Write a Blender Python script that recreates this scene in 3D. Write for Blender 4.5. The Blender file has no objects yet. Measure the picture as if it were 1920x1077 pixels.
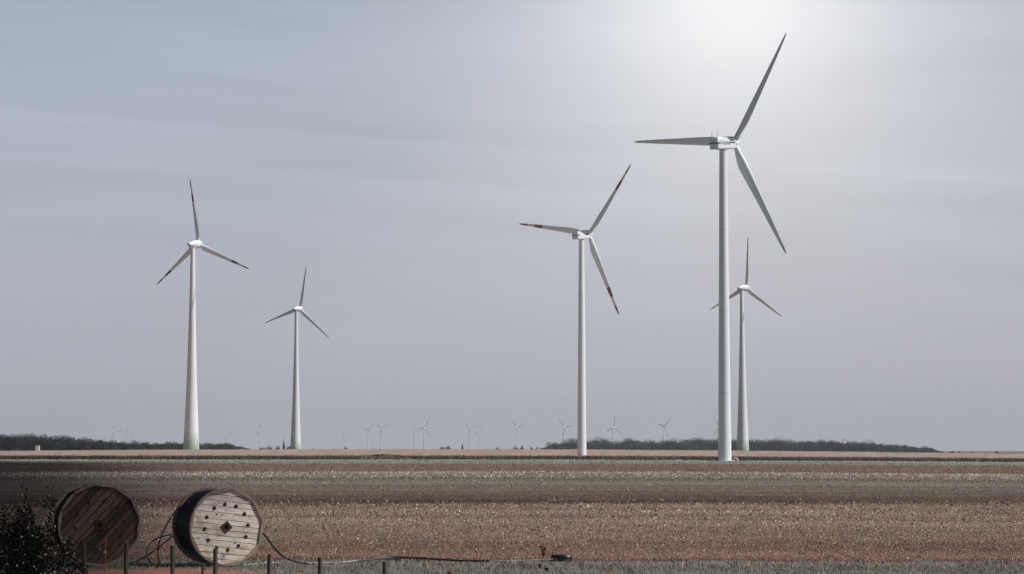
import bpy, bmesh, math, random
import numpy as np
from mathutils import Vector, Matrix
R_ = math.radians
random.seed(7); rng = np.random.default_rng(7)
SC = bpy.context.scene
C = SC.collection

# ------------------------------------------------------------------ camera
F = 4800.0; PITCH = math.atan(306/4800.0); EYE = 3.3
cam = bpy.data.cameras.new('camera'); cam.lens = 90; cam.sensor_width = 36
cam.clip_start = 0.5; cam.clip_end = 60000
co = bpy.data.objects.new('camera', cam); C.objects.link(co)
co.location = (0, 0, EYE); co.rotation_euler = (math.pi/2 + PITCH, 0, 0)
SC.camera = co
SC.view_settings.view_transform = 'Standard'; SC.view_settings.look = 'None'
SC.view_settings.exposure = 0.0; SC.view_settings.gamma = 1.0
SC.cycles.use_denoising = True
SC.cycles.max_bounces = 5; SC.cycles.diffuse_bounces = 2; SC.cycles.volume_bounces = 0
SC.cycles.transparent_max_bounces = 8

def at(px, py, D):
    """real-world point seen at photo pixel (1920 scale) standing D metres away"""
    f = Vector((0, math.cos(PITCH), math.sin(PITCH))); u = Vector((0, -math.sin(PITCH), math.cos(PITCH)))
    d = f + Vector((1, 0, 0))*((px-960)/F) + u*((538.5-py)/F)
    return Vector((0, 0, EYE)) + d*(D/d.y)

# ------------------------------------------------------------------ sun and sky
SUN_AZ, SUN_EL = -10.0, 46.0        # azimuth from +x, towards the camera
sd = Vector((math.cos(R_(SUN_EL))*math.cos(R_(SUN_AZ)), math.cos(R_(SUN_EL))*math.sin(R_(SUN_AZ)), math.sin(R_(SUN_EL))))
sun = bpy.data.lights.new('sun', 'SUN'); sun.energy = 4.6; sun.angle = R_(0.5); sun.color = (1, .98, .95)
so = bpy.data.objects.new('sun', sun); C.objects.link(so)
so.rotation_euler = sd.to_track_quat('Z', 'Y').to_euler()

W = bpy.data.worlds.new('World'); SC.world = W; W.use_nodes = True
nt = W.node_tree; nt.nodes.clear()
def N(t, typ, **kw):
    n = t.nodes.new(typ)
    for k, v in kw.items(): setattr(n, k, v)
    return n
def L(t, a, b): t.links.new(a, b)
def mth(t, op, a, b=None, c=None, clamp=False):
    n = N(t, 'ShaderNodeMath', operation=op); n.use_clamp = clamp
    for i, v in enumerate((a, b, c)):
        if v is None: continue
        if isinstance(v, (int, float)): n.inputs[i].default_value = v
        else: L(t, v, n.inputs[i])
    return n.outputs[0]
def mixc(t, fac, a, b, mode='MIX'):
    n = N(t, 'ShaderNodeMix', data_type='RGBA', blend_type=mode)
    if isinstance(fac, (int, float)): n.inputs[0].default_value = fac
    else: L(t, fac, n.inputs[0])
    for s, v in ((n.inputs[6], a), (n.inputs[7], b)):
        if isinstance(v, (tuple, list)): s.default_value = tuple(v)[:3] + (1,)
        else: L(t, v, s)
    return n.outputs[2]
sky = N(nt, 'ShaderNodeTexSky', sky_type='NISHITA', sun_disc=False)
sky.sun_elevation = R_(SUN_EL); sky.sun_rotation = R_(90 - SUN_AZ); sky.dust_density = 4; sky.air_density = 1.0
bg1 = N(nt, 'ShaderNodeBackground'); bg1.inputs[1].default_value = 0.06; L(nt, sky.outputs[0], bg1.inputs[0])
tc = N(nt, 'ShaderNodeTexCoord'); sp = N(nt, 'ShaderNodeSeparateXYZ'); L(nt, tc.outputs['Generated'], sp.inputs[0])
X, Y, Z = sp.outputs
el = mth(nt, 'ARCSINE', Z); az = mth(nt, 'ARCTAN2', X, Y)
# thin high veil of haze: pale at the horizon, a little bluer overhead and to the left
ramp = N(nt, 'ShaderNodeValToRGB'); L(nt, mth(nt, 'MULTIPLY', el, 2.0), ramp.inputs[0])
cr = ramp.color_ramp; cr.elements[0].position = 0.0; cr.elements[0].color = (.56, .565, .65, 1)
cr.elements[1].position = 1.0; cr.elements[1].color = (.06, .085, .13, 1)
e = cr.elements.new(.12); e.color = (.54, .56, .63, 1)
e = cr.elements.new(.36); e.color = (.47, .53, .63, 1)
e = cr.elements.new(.70); e.color = (.14, .19, .27, 1)
# cirrus streaks
cv = N(nt, 'ShaderNodeCombineXYZ')
L(nt, mth(nt, 'MULTIPLY', az, 5.0), cv.inputs[0])
L(nt, mth(nt, 'MULTIPLY', mth(nt, 'ADD', el, mth(nt, 'MULTIPLY', az, .062)), 48.0), cv.inputs[1])
no = N(nt, 'ShaderNodeTexNoise'); no.inputs['Scale'].default_value = 1.0; no.inputs['Detail'].default_value = 6; no.inputs['Roughness'].default_value = .55
no.inputs['Distortion'].default_value = .4
L(nt, cv.outputs[0], no.inputs['Vector'])
st = mth(nt, 'MULTIPLY', mth(nt, 'SUBTRACT', no.outputs[0], .52), .30)
lv = mth(nt, 'ADD', el, mth(nt, 'MULTIPLY', az, .065))
wsp = N(nt, 'ShaderNodeTexNoise'); wsp.inputs['Scale'].default_value = 1.0; wsp.inputs['Detail'].default_value = 4
wv = N(nt, 'ShaderNodeCombineXYZ'); L(nt, mth(nt, 'MULTIPLY', az, 14.0), wv.inputs[0]); L(nt, mth(nt, 'MULTIPLY', el, 60.0), wv.inputs[1]); L(nt, wv.outputs[0], wsp.inputs['Vector'])
wob_ = mth(nt, 'MULTIPLY', mth(nt, 'SUBTRACT', wsp.outputs[0], .5), .004)
for cc_, ww_, am_ in ((.1165, .0020, .060), (.1120, .0045, .040), (.1010, .0022, .040), (.0955, .005, .025)):
    d_ = mth(nt, 'DIVIDE', mth(nt, 'ADD', mth(nt, 'SUBTRACT', lv, cc_), wob_), ww_)
    st = mth(nt, 'ADD', st, mth(nt, 'MULTIPLY', mth(nt, 'MULTIPLY', mth(nt, 'EXPONENT', mth(nt, 'MULTIPLY', mth(nt, 'MULTIPLY', d_, d_), -1.0)), am_), mth(nt, 'MULTIPLY', wsp.outputs[0], 1.6)))
band = mth(nt, 'SMOOTH_MIN', 1.0, mth(nt, 'MULTIPLY', mth(nt, 'MAXIMUM', el, 0.0), 14.0), .2)
st = mth(nt, 'MULTIPLY', st, band)
veil = mixc(nt, 1.0, ramp.outputs[0], (1, 1, 1), 'MULTIPLY')
stc = N(nt, 'ShaderNodeCombineColor'); 
for i in range(3): L(nt, mth(nt, 'ADD', 1.0, st), stc.inputs[i])
veil = mixc(nt, 1.0, veil, stc.outputs[0], 'MULTIPLY')
# brighter veil to the right, bluer left
lr = mth(nt, 'ADD', .5, mth(nt, 'MULTIPLY', az, 2.0), clamp=True)
tint = mixc(nt, lr, (.96, .99, 1.02), (1.05, 1.02, 1.0))
veil = mixc(nt, 1.0, veil, tint, 'MULTIPLY')
# veil dimmed sideways and behind the view to lower the ambient light
aw = N(nt, 'ShaderNodeMapRange'); aw.interpolation_type = 'SMOOTHSTEP'; L(nt, mth(nt, 'ABSOLUTE', az), aw.inputs[0])
aw.inputs[1].default_value = .30; aw.inputs[2].default_value = 1.1; aw.inputs[3].default_value = 1.0; aw.inputs[4].default_value = .30
awc = N(nt, 'ShaderNodeCombineColor')
for i in range(3): L(nt, aw.outputs[0], awc.inputs[i])
veil = mixc(nt, 1.0, veil, awc.outputs[0], 'MULTIPLY')
# lens flare glow put into the sky colour as a bright patch
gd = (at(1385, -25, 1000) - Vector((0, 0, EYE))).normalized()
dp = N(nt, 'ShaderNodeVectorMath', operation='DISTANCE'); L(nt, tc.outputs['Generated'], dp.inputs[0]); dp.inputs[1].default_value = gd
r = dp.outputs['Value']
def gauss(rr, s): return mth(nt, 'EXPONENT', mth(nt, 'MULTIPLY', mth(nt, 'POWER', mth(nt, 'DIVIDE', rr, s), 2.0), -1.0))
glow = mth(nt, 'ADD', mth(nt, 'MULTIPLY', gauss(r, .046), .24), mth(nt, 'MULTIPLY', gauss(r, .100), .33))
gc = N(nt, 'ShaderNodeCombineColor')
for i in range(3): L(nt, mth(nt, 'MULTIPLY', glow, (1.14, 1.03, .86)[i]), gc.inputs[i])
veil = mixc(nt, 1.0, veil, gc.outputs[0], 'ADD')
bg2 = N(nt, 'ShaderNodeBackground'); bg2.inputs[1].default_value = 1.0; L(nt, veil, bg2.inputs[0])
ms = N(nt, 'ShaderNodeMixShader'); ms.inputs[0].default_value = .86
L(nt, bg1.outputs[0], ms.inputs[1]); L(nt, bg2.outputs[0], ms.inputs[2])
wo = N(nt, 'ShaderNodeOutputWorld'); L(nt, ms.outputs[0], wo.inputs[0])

# ------------------------------------------------------------------ helpers
def tag(o, label=None, cat=None, group=None, kind=None):
    if label: o['label'] = label
    if cat: o['category'] = cat
    if group: o['group'] = group
    if kind: o['kind'] = kind
    return o
def empty(name, loc, rz=0):
    o = bpy.data.objects.new(name, None); C.objects.link(o); o.location = loc; o.rotation_euler = (0, 0, rz); o.empty_display_size = .5
    return o
def link(name, me, parent=None):
    o = bpy.data.objects.new(name, me); C.objects.link(o)
    if parent: o.parent = parent
    return o
class MB:
    def __init__(s): s.v = []; s.f = []; s.m = []; s.t = []
    def add(s, vs, fs, mi=0, tint=None):
        b = len(s.v); s.v += [tuple(v) for v in vs]; s.f += [tuple(i+b for i in f) for f in fs]; s.m += [mi]*len(fs)
        s.t += [tint or (1, 1, 1)]*len(vs)
    def box(s, c, h, mi=0, rot=None, tint=None):
        vs = []
        for x in (-1, 1):
            for y in (-1, 1):
                for z in (-1, 1):
                    v = Vector((x*h[0], y*h[1], z*h[2]))
                    if rot: v = rot @ v
                    vs.append(v + Vector(c))
        s.add(vs, [(0,1,3,2),(4,6,7,5),(0,4,5,1),(2,3,7,6),(0,2,6,4),(1,5,7,3)], mi, tint)
    def loft(s, rings, mi=0, cap=True, tint=None):
        """rings: list of equal-length point lists; mi may be a list per gap"""
        n = len(rings[0]); b = len(s.v)
        for rg in rings: s.v += [tuple(p) for p in rg]; s.t += [tint or (1, 1, 1)]*n
        for i in range(len(rings)-1):
            m = mi[i] if isinstance(mi, list) else mi
            for j in range(n):
                k = (j+1) % n
                s.f.append((b+i*n+j, b+i*n+k, b+(i+1)*n+k, b+(i+1)*n+j)); s.m.append(m)
        if cap:
            m0 = mi[0] if isinstance(mi, list) else mi; m1 = mi[-1] if isinstance(mi, list) else mi
            s.f.append(tuple(b+j for j in reversed(range(n)))); s.m.append(m0)
            s.f.append(tuple(b+(len(rings)-1)*n+j for j in range(n))); s.m.append(m1)
    def tube(s, pts, r, n=8, mi=0, tint=None, smooth=4):
        P = [Vector(p) for p in pts]
        if smooth and len(P) > 2:
            Q = []
            for i in range(len(P)-1):
                p0 = P[max(i-1, 0)]; p1 = P[i]; p2 = P[i+1]; p3 = P[min(i+2, len(P)-1)]
                for k in range(smooth):
                    t = k/smooth
                    Q.append(.5*((2*p1)+(p2-p0)*t+(2*p0-5*p1+4*p2-p3)*t*t+(3*p1-p0-3*p2+p3)*t**3))
            Q.append(P[-1]); P = Q
        rings = []; up = Vector((0, 0, 1)); last = None
        for i, p in enumerate(P):
            d = (P[min(i+1, len(P)-1)] - P[max(i-1, 0)]).normalized()
            a = (last - d*last.dot(d)) if last else (up - d*up.dot(d) if abs(d.z) < .95 else Vector((1, 0, 0)) - d*d.x)
            a.normalize(); last = a; b = d.cross(a)
            rr = r(i/(len(P)-1)) if callable(r) else r
            rings.append([p + (a*math.cos(2*math.pi*j/n) + b*math.sin(2*math.pi*j/n))*rr for j in range(n)])
        s.loft(rings, mi, True, tint)
    def mesh(s, name, mats, smooth=False):
        me = bpy.data.meshes.new(name); me.from_pydata(s.v, [], s.f)
        for m in (mats if isinstance(mats, (list, tuple)) else [mats]): me.materials.append(m)
        me.polygons.foreach_set('material_index', s.m)
        if any(t != (1, 1, 1) for t in s.t):
            a = me.color_attributes.new('tint', 'FLOAT_COLOR', 'POINT')
            a.data.foreach_set('color', np.array([t + (1,) for t in s.t], dtype=np.float32).ravel())
        bm = bmesh.new(); bm.from_mesh(me); bmesh.ops.recalc_face_normals(bm, faces=bm.faces); bm.to_mesh(me); bm.free()
        if smooth:
            me.polygons.foreach_set('use_smooth', [True]*len(me.polygons))
            me.set_sharp_from_angle(angle=R_(40))
        me.update()
        return me
    def build(s, name, mats, parent=None, smooth=False): return link(name, s.mesh(name, mats, smooth), parent)

def np_mesh(name, verts, faces, mat, tint=None, parent=None, smooth=False):
    verts = np.asarray(verts, dtype=np.float32); faces = np.asarray(faces, dtype=np.int32); k = faces.shape[1]
    me = bpy.data.meshes.new(name); me.vertices.add(len(verts)); me.vertices.foreach_set('co', verts.ravel())
    me.loops.add(faces.size); me.loops.foreach_set('vertex_index', faces.ravel())
    me.polygons.add(len(faces)); me.polygons.foreach_set('loop_start', np.arange(0, faces.size, k, dtype=np.int32))
    me.materials.append(mat)
    if tint is not None:
        a = me.color_attributes.new('tint', 'FLOAT_COLOR', 'POINT')
        a.data.foreach_set('color', np.concatenate([tint, np.ones((len(tint), 1))], 1).astype(np.float32).ravel())
    me.update(calc_edges=True)
    if smooth: me.polygons.foreach_set('use_smooth', [True]*len(faces))
    return link(name, me, parent)

def leaf_quads(cen, size, nrm=None):
    """random little leaf-shaped quads round centres -> verts (n*4,3), faces"""
    n = len(cen); a = rng.normal(size=(n, 3))
    if nrm is not None: a -= nrm*(a*nrm).sum(1)[:, None]*.85
    a /= np.linalg.norm(a, axis=1)[:, None]
    b = rng.normal(size=(n, 3)) if nrm is None else np.cross(nrm, a)+rng.normal(size=(n, 3))*.25; b -= a*(a*b).sum(1)[:, None]; b /= np.linalg.norm(b, axis=1)[:, None]
    s = np.asarray(size).reshape(-1, 1)*np.ones((n, 1)); a = a*s*.5; b = b*s*.42
    v = np.stack([cen-a, cen-b*1.0, cen+a, cen+b], 1).reshape(-1, 3)
    f = np.arange(n*4).reshape(n, 4)
    return v, f

# ------------------------------------------------------------------ materials
def mat(name, col, rough=.6, spec=.3, var=0.0, vscale=(1, 1, 1), nscale=1.0, tint=False, metallic=0, bump=0.0, detail=4, coord='Object', translucent=0, coat=0):
    m = bpy.data.materials.new(name); m.use_nodes = True; t = m.node_tree
    p = t.nodes['Principled BSDF']; p.inputs['Roughness'].default_value = rough; p.inputs['Specular IOR Level'].default_value = spec
    p.inputs['Metallic'].default_value = metallic
    c = None
    if tint:
        a = N(t, 'ShaderNodeAttribute', attribute_name='tint'); c = mixc(t, 1.0, a.outputs['Color'], col, 'MULTIPLY')
    if var > 0 or bump > 0:
        q = N(t, 'ShaderNodeTexCoord'); mp = N(t, 'ShaderNodeMapping'); mp.inputs['Scale'].default_value = vscale
        L(t, q.outputs[coord], mp.inputs[0]); n = N(t, 'ShaderNodeTexNoise'); n.inputs['Scale'].default_value = nscale
        n.inputs['Detail'].default_value = detail; n.inputs['Roughness'].default_value = .6; L(t, mp.outputs[0], n.inputs['Vector'])
        mr = N(t, 'ShaderNodeMapRange'); L(t, n.outputs[0], mr.inputs[0]); mr.inputs[1].default_value = .3; mr.inputs[2].default_value = .7
        mr.inputs[3].default_value = 1-var; mr.inputs[4].default_value = 1+var
        cc = N(t, 'ShaderNodeCombineColor')
        for i in range(3): L(t, mr.outputs[0], cc.inputs[i])
        c = mixc(t, 1.0, c if c is not None else col, cc.outputs[0], 'MULTIPLY')
        if bump > 0:
            b = N(t, 'ShaderNodeBump'); b.inputs['Strength'].default_value = bump; L(t, n.outputs[0], b.inputs['Height']); L(t, b.outputs[0], p.inputs['Normal'])
    if c is None: p.inputs['Base Color'].default_value = tuple(col) + (1,)
    else: L(t, c, p.inputs['Base Color'])
    if coat: p.inputs['Coat Weight'].default_value = coat
    return m
M = {}
M['white'] = mat('white_paint', (.78, .81, .85), .45, .4, var=.04, nscale=.6, vscale=(1, 1, .08))
M['towerwhite'] = mat('tower_paint', (.77, .80, .85), .5, .35, var=.045, nscale=.35, vscale=(1, 1, .12), detail=6)
M['red'] = mat('red_paint', (.15, .028, .042), .5)
M['greytip'] = mat('grey_tip', (.50, .51, .54), .5)
M['navy'] = mat('stripe_paint', (.10, .11, .19), .5)
M['letters'] = mat('lettering_paint', (.10, .11, .19), .5)
M['dark'] = mat('dark_metal', (.03, .03, .035), .5)
M['seam'] = mat('seam_grey', (.55, .56, .58), .6)
for i, c in enumerate([(.70, .745, .72), (.61, .68, .63), (.51, .60, .53), (.42, .53, .44), (.33, .45, .36)]): M['g%d' % i] = mat('green_band_%d' % i, c, .55, var=.05, nscale=.5)
M['tree'] = mat('tree_leaves', (1, 1, 1), .7, .2, tint=True)
M['bark'] = mat('bark', (.09, .07, .055), .9, var=.2, nscale=6)
M['bits'] = mat('field_bits', (1, 1, 1), .85, .15, tint=True)
M['cable'] = mat('black_cable', (.012, .012, .014), .38, .5)
M['pipe'] = mat('grey_pipe', (.06, .065, .09), .3, .5)
M['palepipe'] = mat('pale_pipe', (.38, .38, .41), .4, .4)
M['rust'] = mat('rusty_steel', (.06, .030, .022), .8, .3, var=.4, nscale=14)
M['black'] = mat('black_hole', (.004, .004, .004), .9, .0)
M['orange'] = mat('orange_paint', (.60, .10, .05), .5)
M['postwood'] = mat('post_wood', (.11, .088, .078), .85, .1, var=.35, nscale=5, vscale=(6, 6, .6), bump=.3)
M['wire'] = mat('fence_wire', (.22, .23, .24), .5, .5, metallic=.6)
M['paper'] = mat('paper', (.75, .77, .80), .6)
M['blue'] = mat('blue_paint', (.05, .16, .24), .6)
M['cabinet'] = mat('cabinet_paint', (.80, .76, .66), .6, var=.05)
cm = bpy.data.materials.new('shade_blocker_white'); cm.use_nodes = True; t = cm.node_tree; t.nodes.clear()  # white of the added out-of-view blocker, see-through towards its edge
at_ = N(t, 'ShaderNodeAttribute', attribute_name='tint'); df = N(t, 'ShaderNodeBsdfDiffuse'); df.inputs[0].default_value = (.9, .9, .9, 1); tr = N(t, 'ShaderNodeBsdfTransparent')
mx = N(t, 'ShaderNodeMixShader'); L(t, at_.outputs['Fac'], mx.inputs[0]); L(t, tr.outputs[0], mx.inputs[1]); L(t, df.outputs[0], mx.inputs[2])
oo = N(t, 'ShaderNodeOutputMaterial'); L(t, mx.outputs[0], oo.inputs[0]); M['shade_blocker'] = cm

def wood_mat(name, base, dark, spots=.5):
    m = bpy.data.materials.new(name); m.use_nodes = True; t = m.node_tree; p = t.nodes['Principled BSDF']
    p.inputs['Roughness'].default_value = .85; p.inputs['Specular IOR Level'].default_value = .15
    q = N(t, 'ShaderNodeTexCoord'); a = N(t, 'ShaderNodeAttribute', attribute_name='tint')
    def noise(scale, sc, detail=4, kind='ShaderNodeTexNoise'):
        mp = N(t, 'ShaderNodeMapping'); mp.inputs['Scale'].default_value = scale; L(t, q.outputs['Object'], mp.inputs[0])
        n = N(t, kind); n.inputs['Scale'].default_value = sc
        if kind == 'ShaderNodeTexNoise': n.inputs['Detail'].default_value = detail
        L(t, mp.outputs[0], n.inputs['Vector']); return n.outputs[0]
    def rg(x, a0, b0):
        mr = N(t, 'ShaderNodeMapRange'); mr.interpolation_type = 'SMOOTHSTEP'; L(t, x, mr.inputs[0]); mr.inputs[1].default_value = a0; mr.inputs[2].default_value = b0; return mr.outputs[0]
    grain = noise((1.2, 1.2, 22), 2.0, 5); blot = noise((1.0, 1, 2.2), 3.2, 5); spot = noise((1, 1, 1.6), 16, 2)
    c = mixc(t, rg(grain, .35, .7), base, tuple(x*.60 for x in base))
    c = mixc(t, mth(t, 'MULTIPLY', rg(blot, .48, .70), .65), c, dark)
    c = mixc(t, mth(t, 'MULTIPLY', rg(spot, .64, .72), spots), c, tuple(x*.25 for x in dark))
    c = mixc(t, 1.0, c, a.outputs['Color'], 'MULTIPLY')
    L(t, c, p.inputs['Base Color'])
    b = N(t, 'ShaderNodeBump'); b.inputs['Strength'].default_value = .25; L(t, grain, b.inputs['Height']); L(t, b.outputs[0], p.inputs['Normal'])
    return m
M['palewood'] = wood_mat('pale_planks', (.90, .82, .75), (.40, .30, .24), .9)
M['palerim'] = wood_mat('grey_rim', (.36, .29, .25), (.20, .15, .13), .3)
M['oldwood'] = wood_mat('old_planks', (.17, .125, .10), (.07, .045, .035), .5)
M['oldrim'] = wood_mat('old_rim', (.42, .33, .28), (.08, .06, .05), .3)

# ------------------------------------------------------------------ terrain
CROP_H = 1.4; CREST = 1330.0
def crest_px(u): return np.interp(u, [-2000, 0, 300, 700, 1060, 1340, 1600, 1920, 4000], [849, 846, 843.7, 842.6, 843.2, 845, 847.6, 851.5, 864])
def zf(x, y):
    x = np.asarray(x, float); y = np.asarray(y, float)
    ys = np.maximum(y, 1.0); u = np.clip(x/np.maximum(ys, 40)*F + 960, -1200, 3200)
    drop = 5.0*np.clip((u-960)/960, 0, 2)**1.4*np.clip(y, 0, 1215)/F
    zc = EYE - (crest_px(u)-844.6)*CREST/F - CROP_H
    z0 = np.interp(y, [-500, 900, 1150, 1215], [0, 0, -.7, -1.2]) - drop
    t = np.clip((y-1215)/(CREST-1215), 0, 1); t = t*t*(3-2*t)
    z1 = z0*(1-t) + zc*t
    t2 = np.clip((y-CREST)/260, 0, 1); t2 = t2*t2*(3-2*t2)
    return z1*(1-t2) + (-1.5)*t2
# strips of the fields, nearest first: (from distance, colour)
STRIPS = [
 (-60, (.16, .155, .13)),    # verge grass
 (77.2, (.10, .056, .042)),   # furrow edge
 (79.5, (.18, .112, .088)),  # red-brown stubble
 (97, (.19, .132, .108)),
 (118, (.21, .155, .125)),    # tan stubble
 (152, (.20, .142, .112)),
 (159, (.092, .062, .052)),   # dark brown tilled
 (193, (.120, .094, .078)),   # dark streaks
 (226, (.145, .128, .106)),
 (252, (.165, .150, .126)),   # grey-green
 (287, (.130, .092, .074)),
 (304, (.175, .150, .126)),   # thin straw
 (352, (.245, .228, .200)),    # pale straw
 (395, (.155, .104, .086)),   # red-brown
 (640, (.185, .200, .170)),   # sage green
 (830, (.32, .315, .26)),     # pale line
 (893, (.12, .075, .055)),
]
STRIPS = [(d_, (c_[0]*.95, c_[1]*.91, c_[2]*.87)) if d_ not in (-60, 640, 830) else (d_, c_) for d_, c_ in STRIPS]
SE = np.array([s[0] for s in STRIPS]); SCOL = np.array([s[1] for s in STRIPS])
def shear(x, y): return y - .40*x*np.exp(-((y-155)/34.0)**2) - .10*x*np.clip((y-200)/100, 0, 1)*np.clip((500-y)/200, 0, 1)
def lines(y, x): return 1 + .11*np.clip((y-85)/60, .25, 1)*(np.sin(.33*y+.012*x) + .8*np.sin(.171*y+1.3-.008*x) + .7*np.sin(.093*y+2.0+.01*x))
def strip_col(x, y):
    k = np.searchsorted(SE, shear(x, y) + rng.normal(size=len(x))*y*.028 + y*.03*np.sin(x*.031+np.sin(y*.013+x*.007)*2), side='right')-1
    c = SCOL[np.clip(k, 0, len(SE)-1)]
    ys_ = shear(x, y); pat = np.sin(x*.23+np.sin(y*.05)*2.0)*np.sin(y*.11+np.sin(x*.09)*1.7) + .6*np.sin(x*.71+y*.19)*np.sin(y*.33-x*.11)
    f = 1 + .14*pat*(y < 900)
    for yc, wd, am in ((80.3, .35, .75), (84.6, .5, .3), (92, .8, .25), (104, .9, .3), (129, 1.6, .45), (141, 2, .25), (210, 3, .35), (224, 2.5, .3), (262, 5, .25)):
        f = f*(1 - am*np.exp(-((ys_-yc-.25*wd*np.sin(x*.3))/wd)**2)*np.clip(.55+.8*np.sin(x*.17+yc)*np.sin(x*.45+yc*2), 0, 1))
    f = f*lines(y, x)
    wg = (np.exp(-((y-128-.5*np.sin(x*1.3))/2.2)**2)*np.clip((x+2)/3, 0, 1)*np.clip((12-x)/5, 0, 1)*rng.uniform(.4, 1.1, len(x)))[:, None]
    c = c*(1-np.clip(wg, 0, 1)) + np.array([[.10, .108, .095]])*np.clip(wg, 0, 1)
    return c*f[:, None]

def ground_mat():
    m = bpy.data.materials.new('field_soil'); m.use_nodes = True; t = m.node_tree; p = t.nodes['Principled BSDF']
    p.inputs['Roughness'].default_value = .95; p.inputs['Specular IOR Level'].default_value = .05
    g = N(t, 'ShaderNodeNewGeometry'); s = N(t, 'ShaderNodeSeparateXYZ'); L(t, g.outputs['Position'], s.inputs[0]); x, y, z = s.outputs
    def nz(sc, k, detail=3, rough=.6):
        mp = N(t, 'ShaderNodeMapping'); mp.inputs['Scale'].default_value = sc; L(t, g.outputs['Position'], mp.inputs[0])
        n = N(t, 'ShaderNodeTexNoise'); n.inputs['Scale'].default_value = k; n.inputs['Detail'].default_value = detail; n.inputs['Roughness'].default_value = rough; L(t, mp.outputs[0], n.inputs['Vector']); return n.outputs[0]
    yy = mth(t, 'DIVIDE', mth(t, 'SUBTRACT', y, 155.0), 34.0)
    ga = mth(t, 'EXPONENT', mth(t, 'MULTIPLY', mth(t, 'MULTIPLY', yy, yy), -1.0))
    sh = mth(t, 'SUBTRACT', y, mth(t, 'MULTIPLY', mth(t, 'MULTIPLY', x, .40), ga))
    w = mth(t, 'MULTIPLY', mth(t, 'MULTIPLY', mth(t, 'DIVIDE', mth(t, 'SUBTRACT', y, 200.0), 100.0, clamp=True), mth(t, 'DIVIDE', mth(t, 'SUBTRACT', 500.0, y), 200.0, clamp=True)), .10)
    sh = mth(t, 'SUBTRACT', sh, mth(t, 'MULTIPLY', x, w))
    wob = mth(t, 'MULTIPLY', mth(t, 'SUBTRACT', nz((.06, .02, 0), 1.0, 3), .5), mth(t, 'MULTIPLY', y, .11))
    wob2 = mth(t, 'MULTIPLY', mth(t, 'SUBTRACT', nz((1, .3, 0), 1.0, 2), .5), mth(t, 'MULTIPLY', y, .06))
    sh = mth(t, 'ADD', mth(t, 'ADD', sh, wob), wob2)
    lg = mth(t, 'LOGARITHM', mth(t, 'MAXIMUM', sh, 41.0), math.e)
    lo, hi = math.log(40), math.log(1200)
    pos = mth(t, 'DIVIDE', mth(t, 'SUBTRACT', lg, lo), hi-lo)
    r = N(t, 'ShaderNodeValToRGB'); L(t, pos, r.inputs[0]); cr = r.color_ramp
    stops = []
    for i, (d, c) in enumerate(STRIPS):
        if i == 0: stops.append((0, c)); continue
        q = (math.log(d)-lo)/(hi-lo); soft = .012 if i in (3, 4, 8, 9) else .0015
        if i in (3, 4, 8, 9): stops.append((q, c)); continue
        stops.append((q-soft, STRIPS[i-1][1])); stops.append((q+soft, c))
    while len(cr.elements) > 1: cr.elements.remove(cr.elements[0])
    cr.elements[0].position = 0; cr.elements[0].color = stops[0][1] + (1,)
    for q, c in stops[1:]:
        e = cr.elements.new(min(q, 1)); e.color = c + (1,)
    c = r.outputs[0]
    def mul(c, n, a, b, lo_, hi_):
        mr = N(t, 'ShaderNodeMapRange'); L(t, n, mr.inputs[0]); mr.inputs[1].default_value = a; mr.inputs[2].default_value = b; mr.inputs[3].default_value = lo_; mr.inputs[4].default_value = hi_
        cc = N(t, 'ShaderNodeCombineColor')
        for i in range(3): L(t, mr.outputs[0], cc.inputs[i])
        return mixc(t, 1.0, c, cc.outputs[0], 'MULTIPLY')
    c = mul(c, nz((9, 3, 0), 1.0, 3, .8), .3, .7, .55, 1.4)
    c = mul(c, nz((1.3, .12, 0), 1.0, 4, .7), .3, .7, .75, 1.25)
    c = mul(c, nz((.05, .10, 0), 1.0, 5, .65), .3, .7, .78, 1.22)
    # tillage lines running across the fields
    c = mul(c, nz((.004, .35, 0), 1.0, 3, .7), .35, .65, .80, 1.18)
    def sn(a, ph, b_): return mth(t, 'SINE', mth(t, 'ADD', mth(t, 'ADD', mth(t, 'MULTIPLY', y, a), ph), mth(t, 'MULTIPLY', x, b_)))
    ss = mth(t, 'ADD', mth(t, 'ADD', sn(.33, 0, .012), mth(t, 'MULTIPLY', sn(.171, 1.3, -.008), .8)), mth(t, 'MULTIPLY', sn(.093, 2.0, .01), .7))
    c = mul(c, ss, -2.5, 2.5, .74, 1.26)
    # bare orange earth by the fence, lower left
    dx = mth(t, 'DIVIDE', mth(t, 'ADD', x, 9.6), 3.1); dy = mth(t, 'DIVIDE', mth(t, 'SUBTRACT', y, 68.0), 4.2)
    rr = mth(t, 'ADD', mth(t, 'MULTIPLY', dx, dx), mth(t, 'MULTIPLY', dy, dy))
    rr = mth(t, 'ADD', rr, mth(t, 'MULTIPLY', mth(t, 'SUBTRACT', nz((2, .6, 0), 1.5, 3), .5), 1.2))
    f = mth(t, 'SUBTRACT', 1.0, mth(t, 'MULTIPLY', mth(t, 'SUBTRACT', rr, .7), 2.5), clamp=True)
    c = mixc(t, mth(t, 'MULTIPLY', f, .85), c, (.36, .155, .105))
    L(t, c, p.inputs['Base Color'])
    b = N(t, 'ShaderNodeBump'); b.inputs['Strength'].default_value = .6; b.inputs['Distance'].default_value = .05; L(t, nz((6, 4, 0), 1.0, 4, .7), b.inputs['Height']); L(t, b.outputs[0], p.inputs['Normal'])
    return m
M['soil'] = ground_mat()
ys = np.concatenate([np.arange(-60, 60, 10), np.arange(60, 170, 2.0), 170*1.03**np.arange(0, 66), np.arange(1200, 1600, 12), 1600*1.12**np.arange(0, 24)])
ys = np.unique(ys); cols = np.linspace(-1, 1, 81)
xx = cols[None, :]*(70 + np.maximum(ys, 0)[:, None]*.8)
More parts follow.
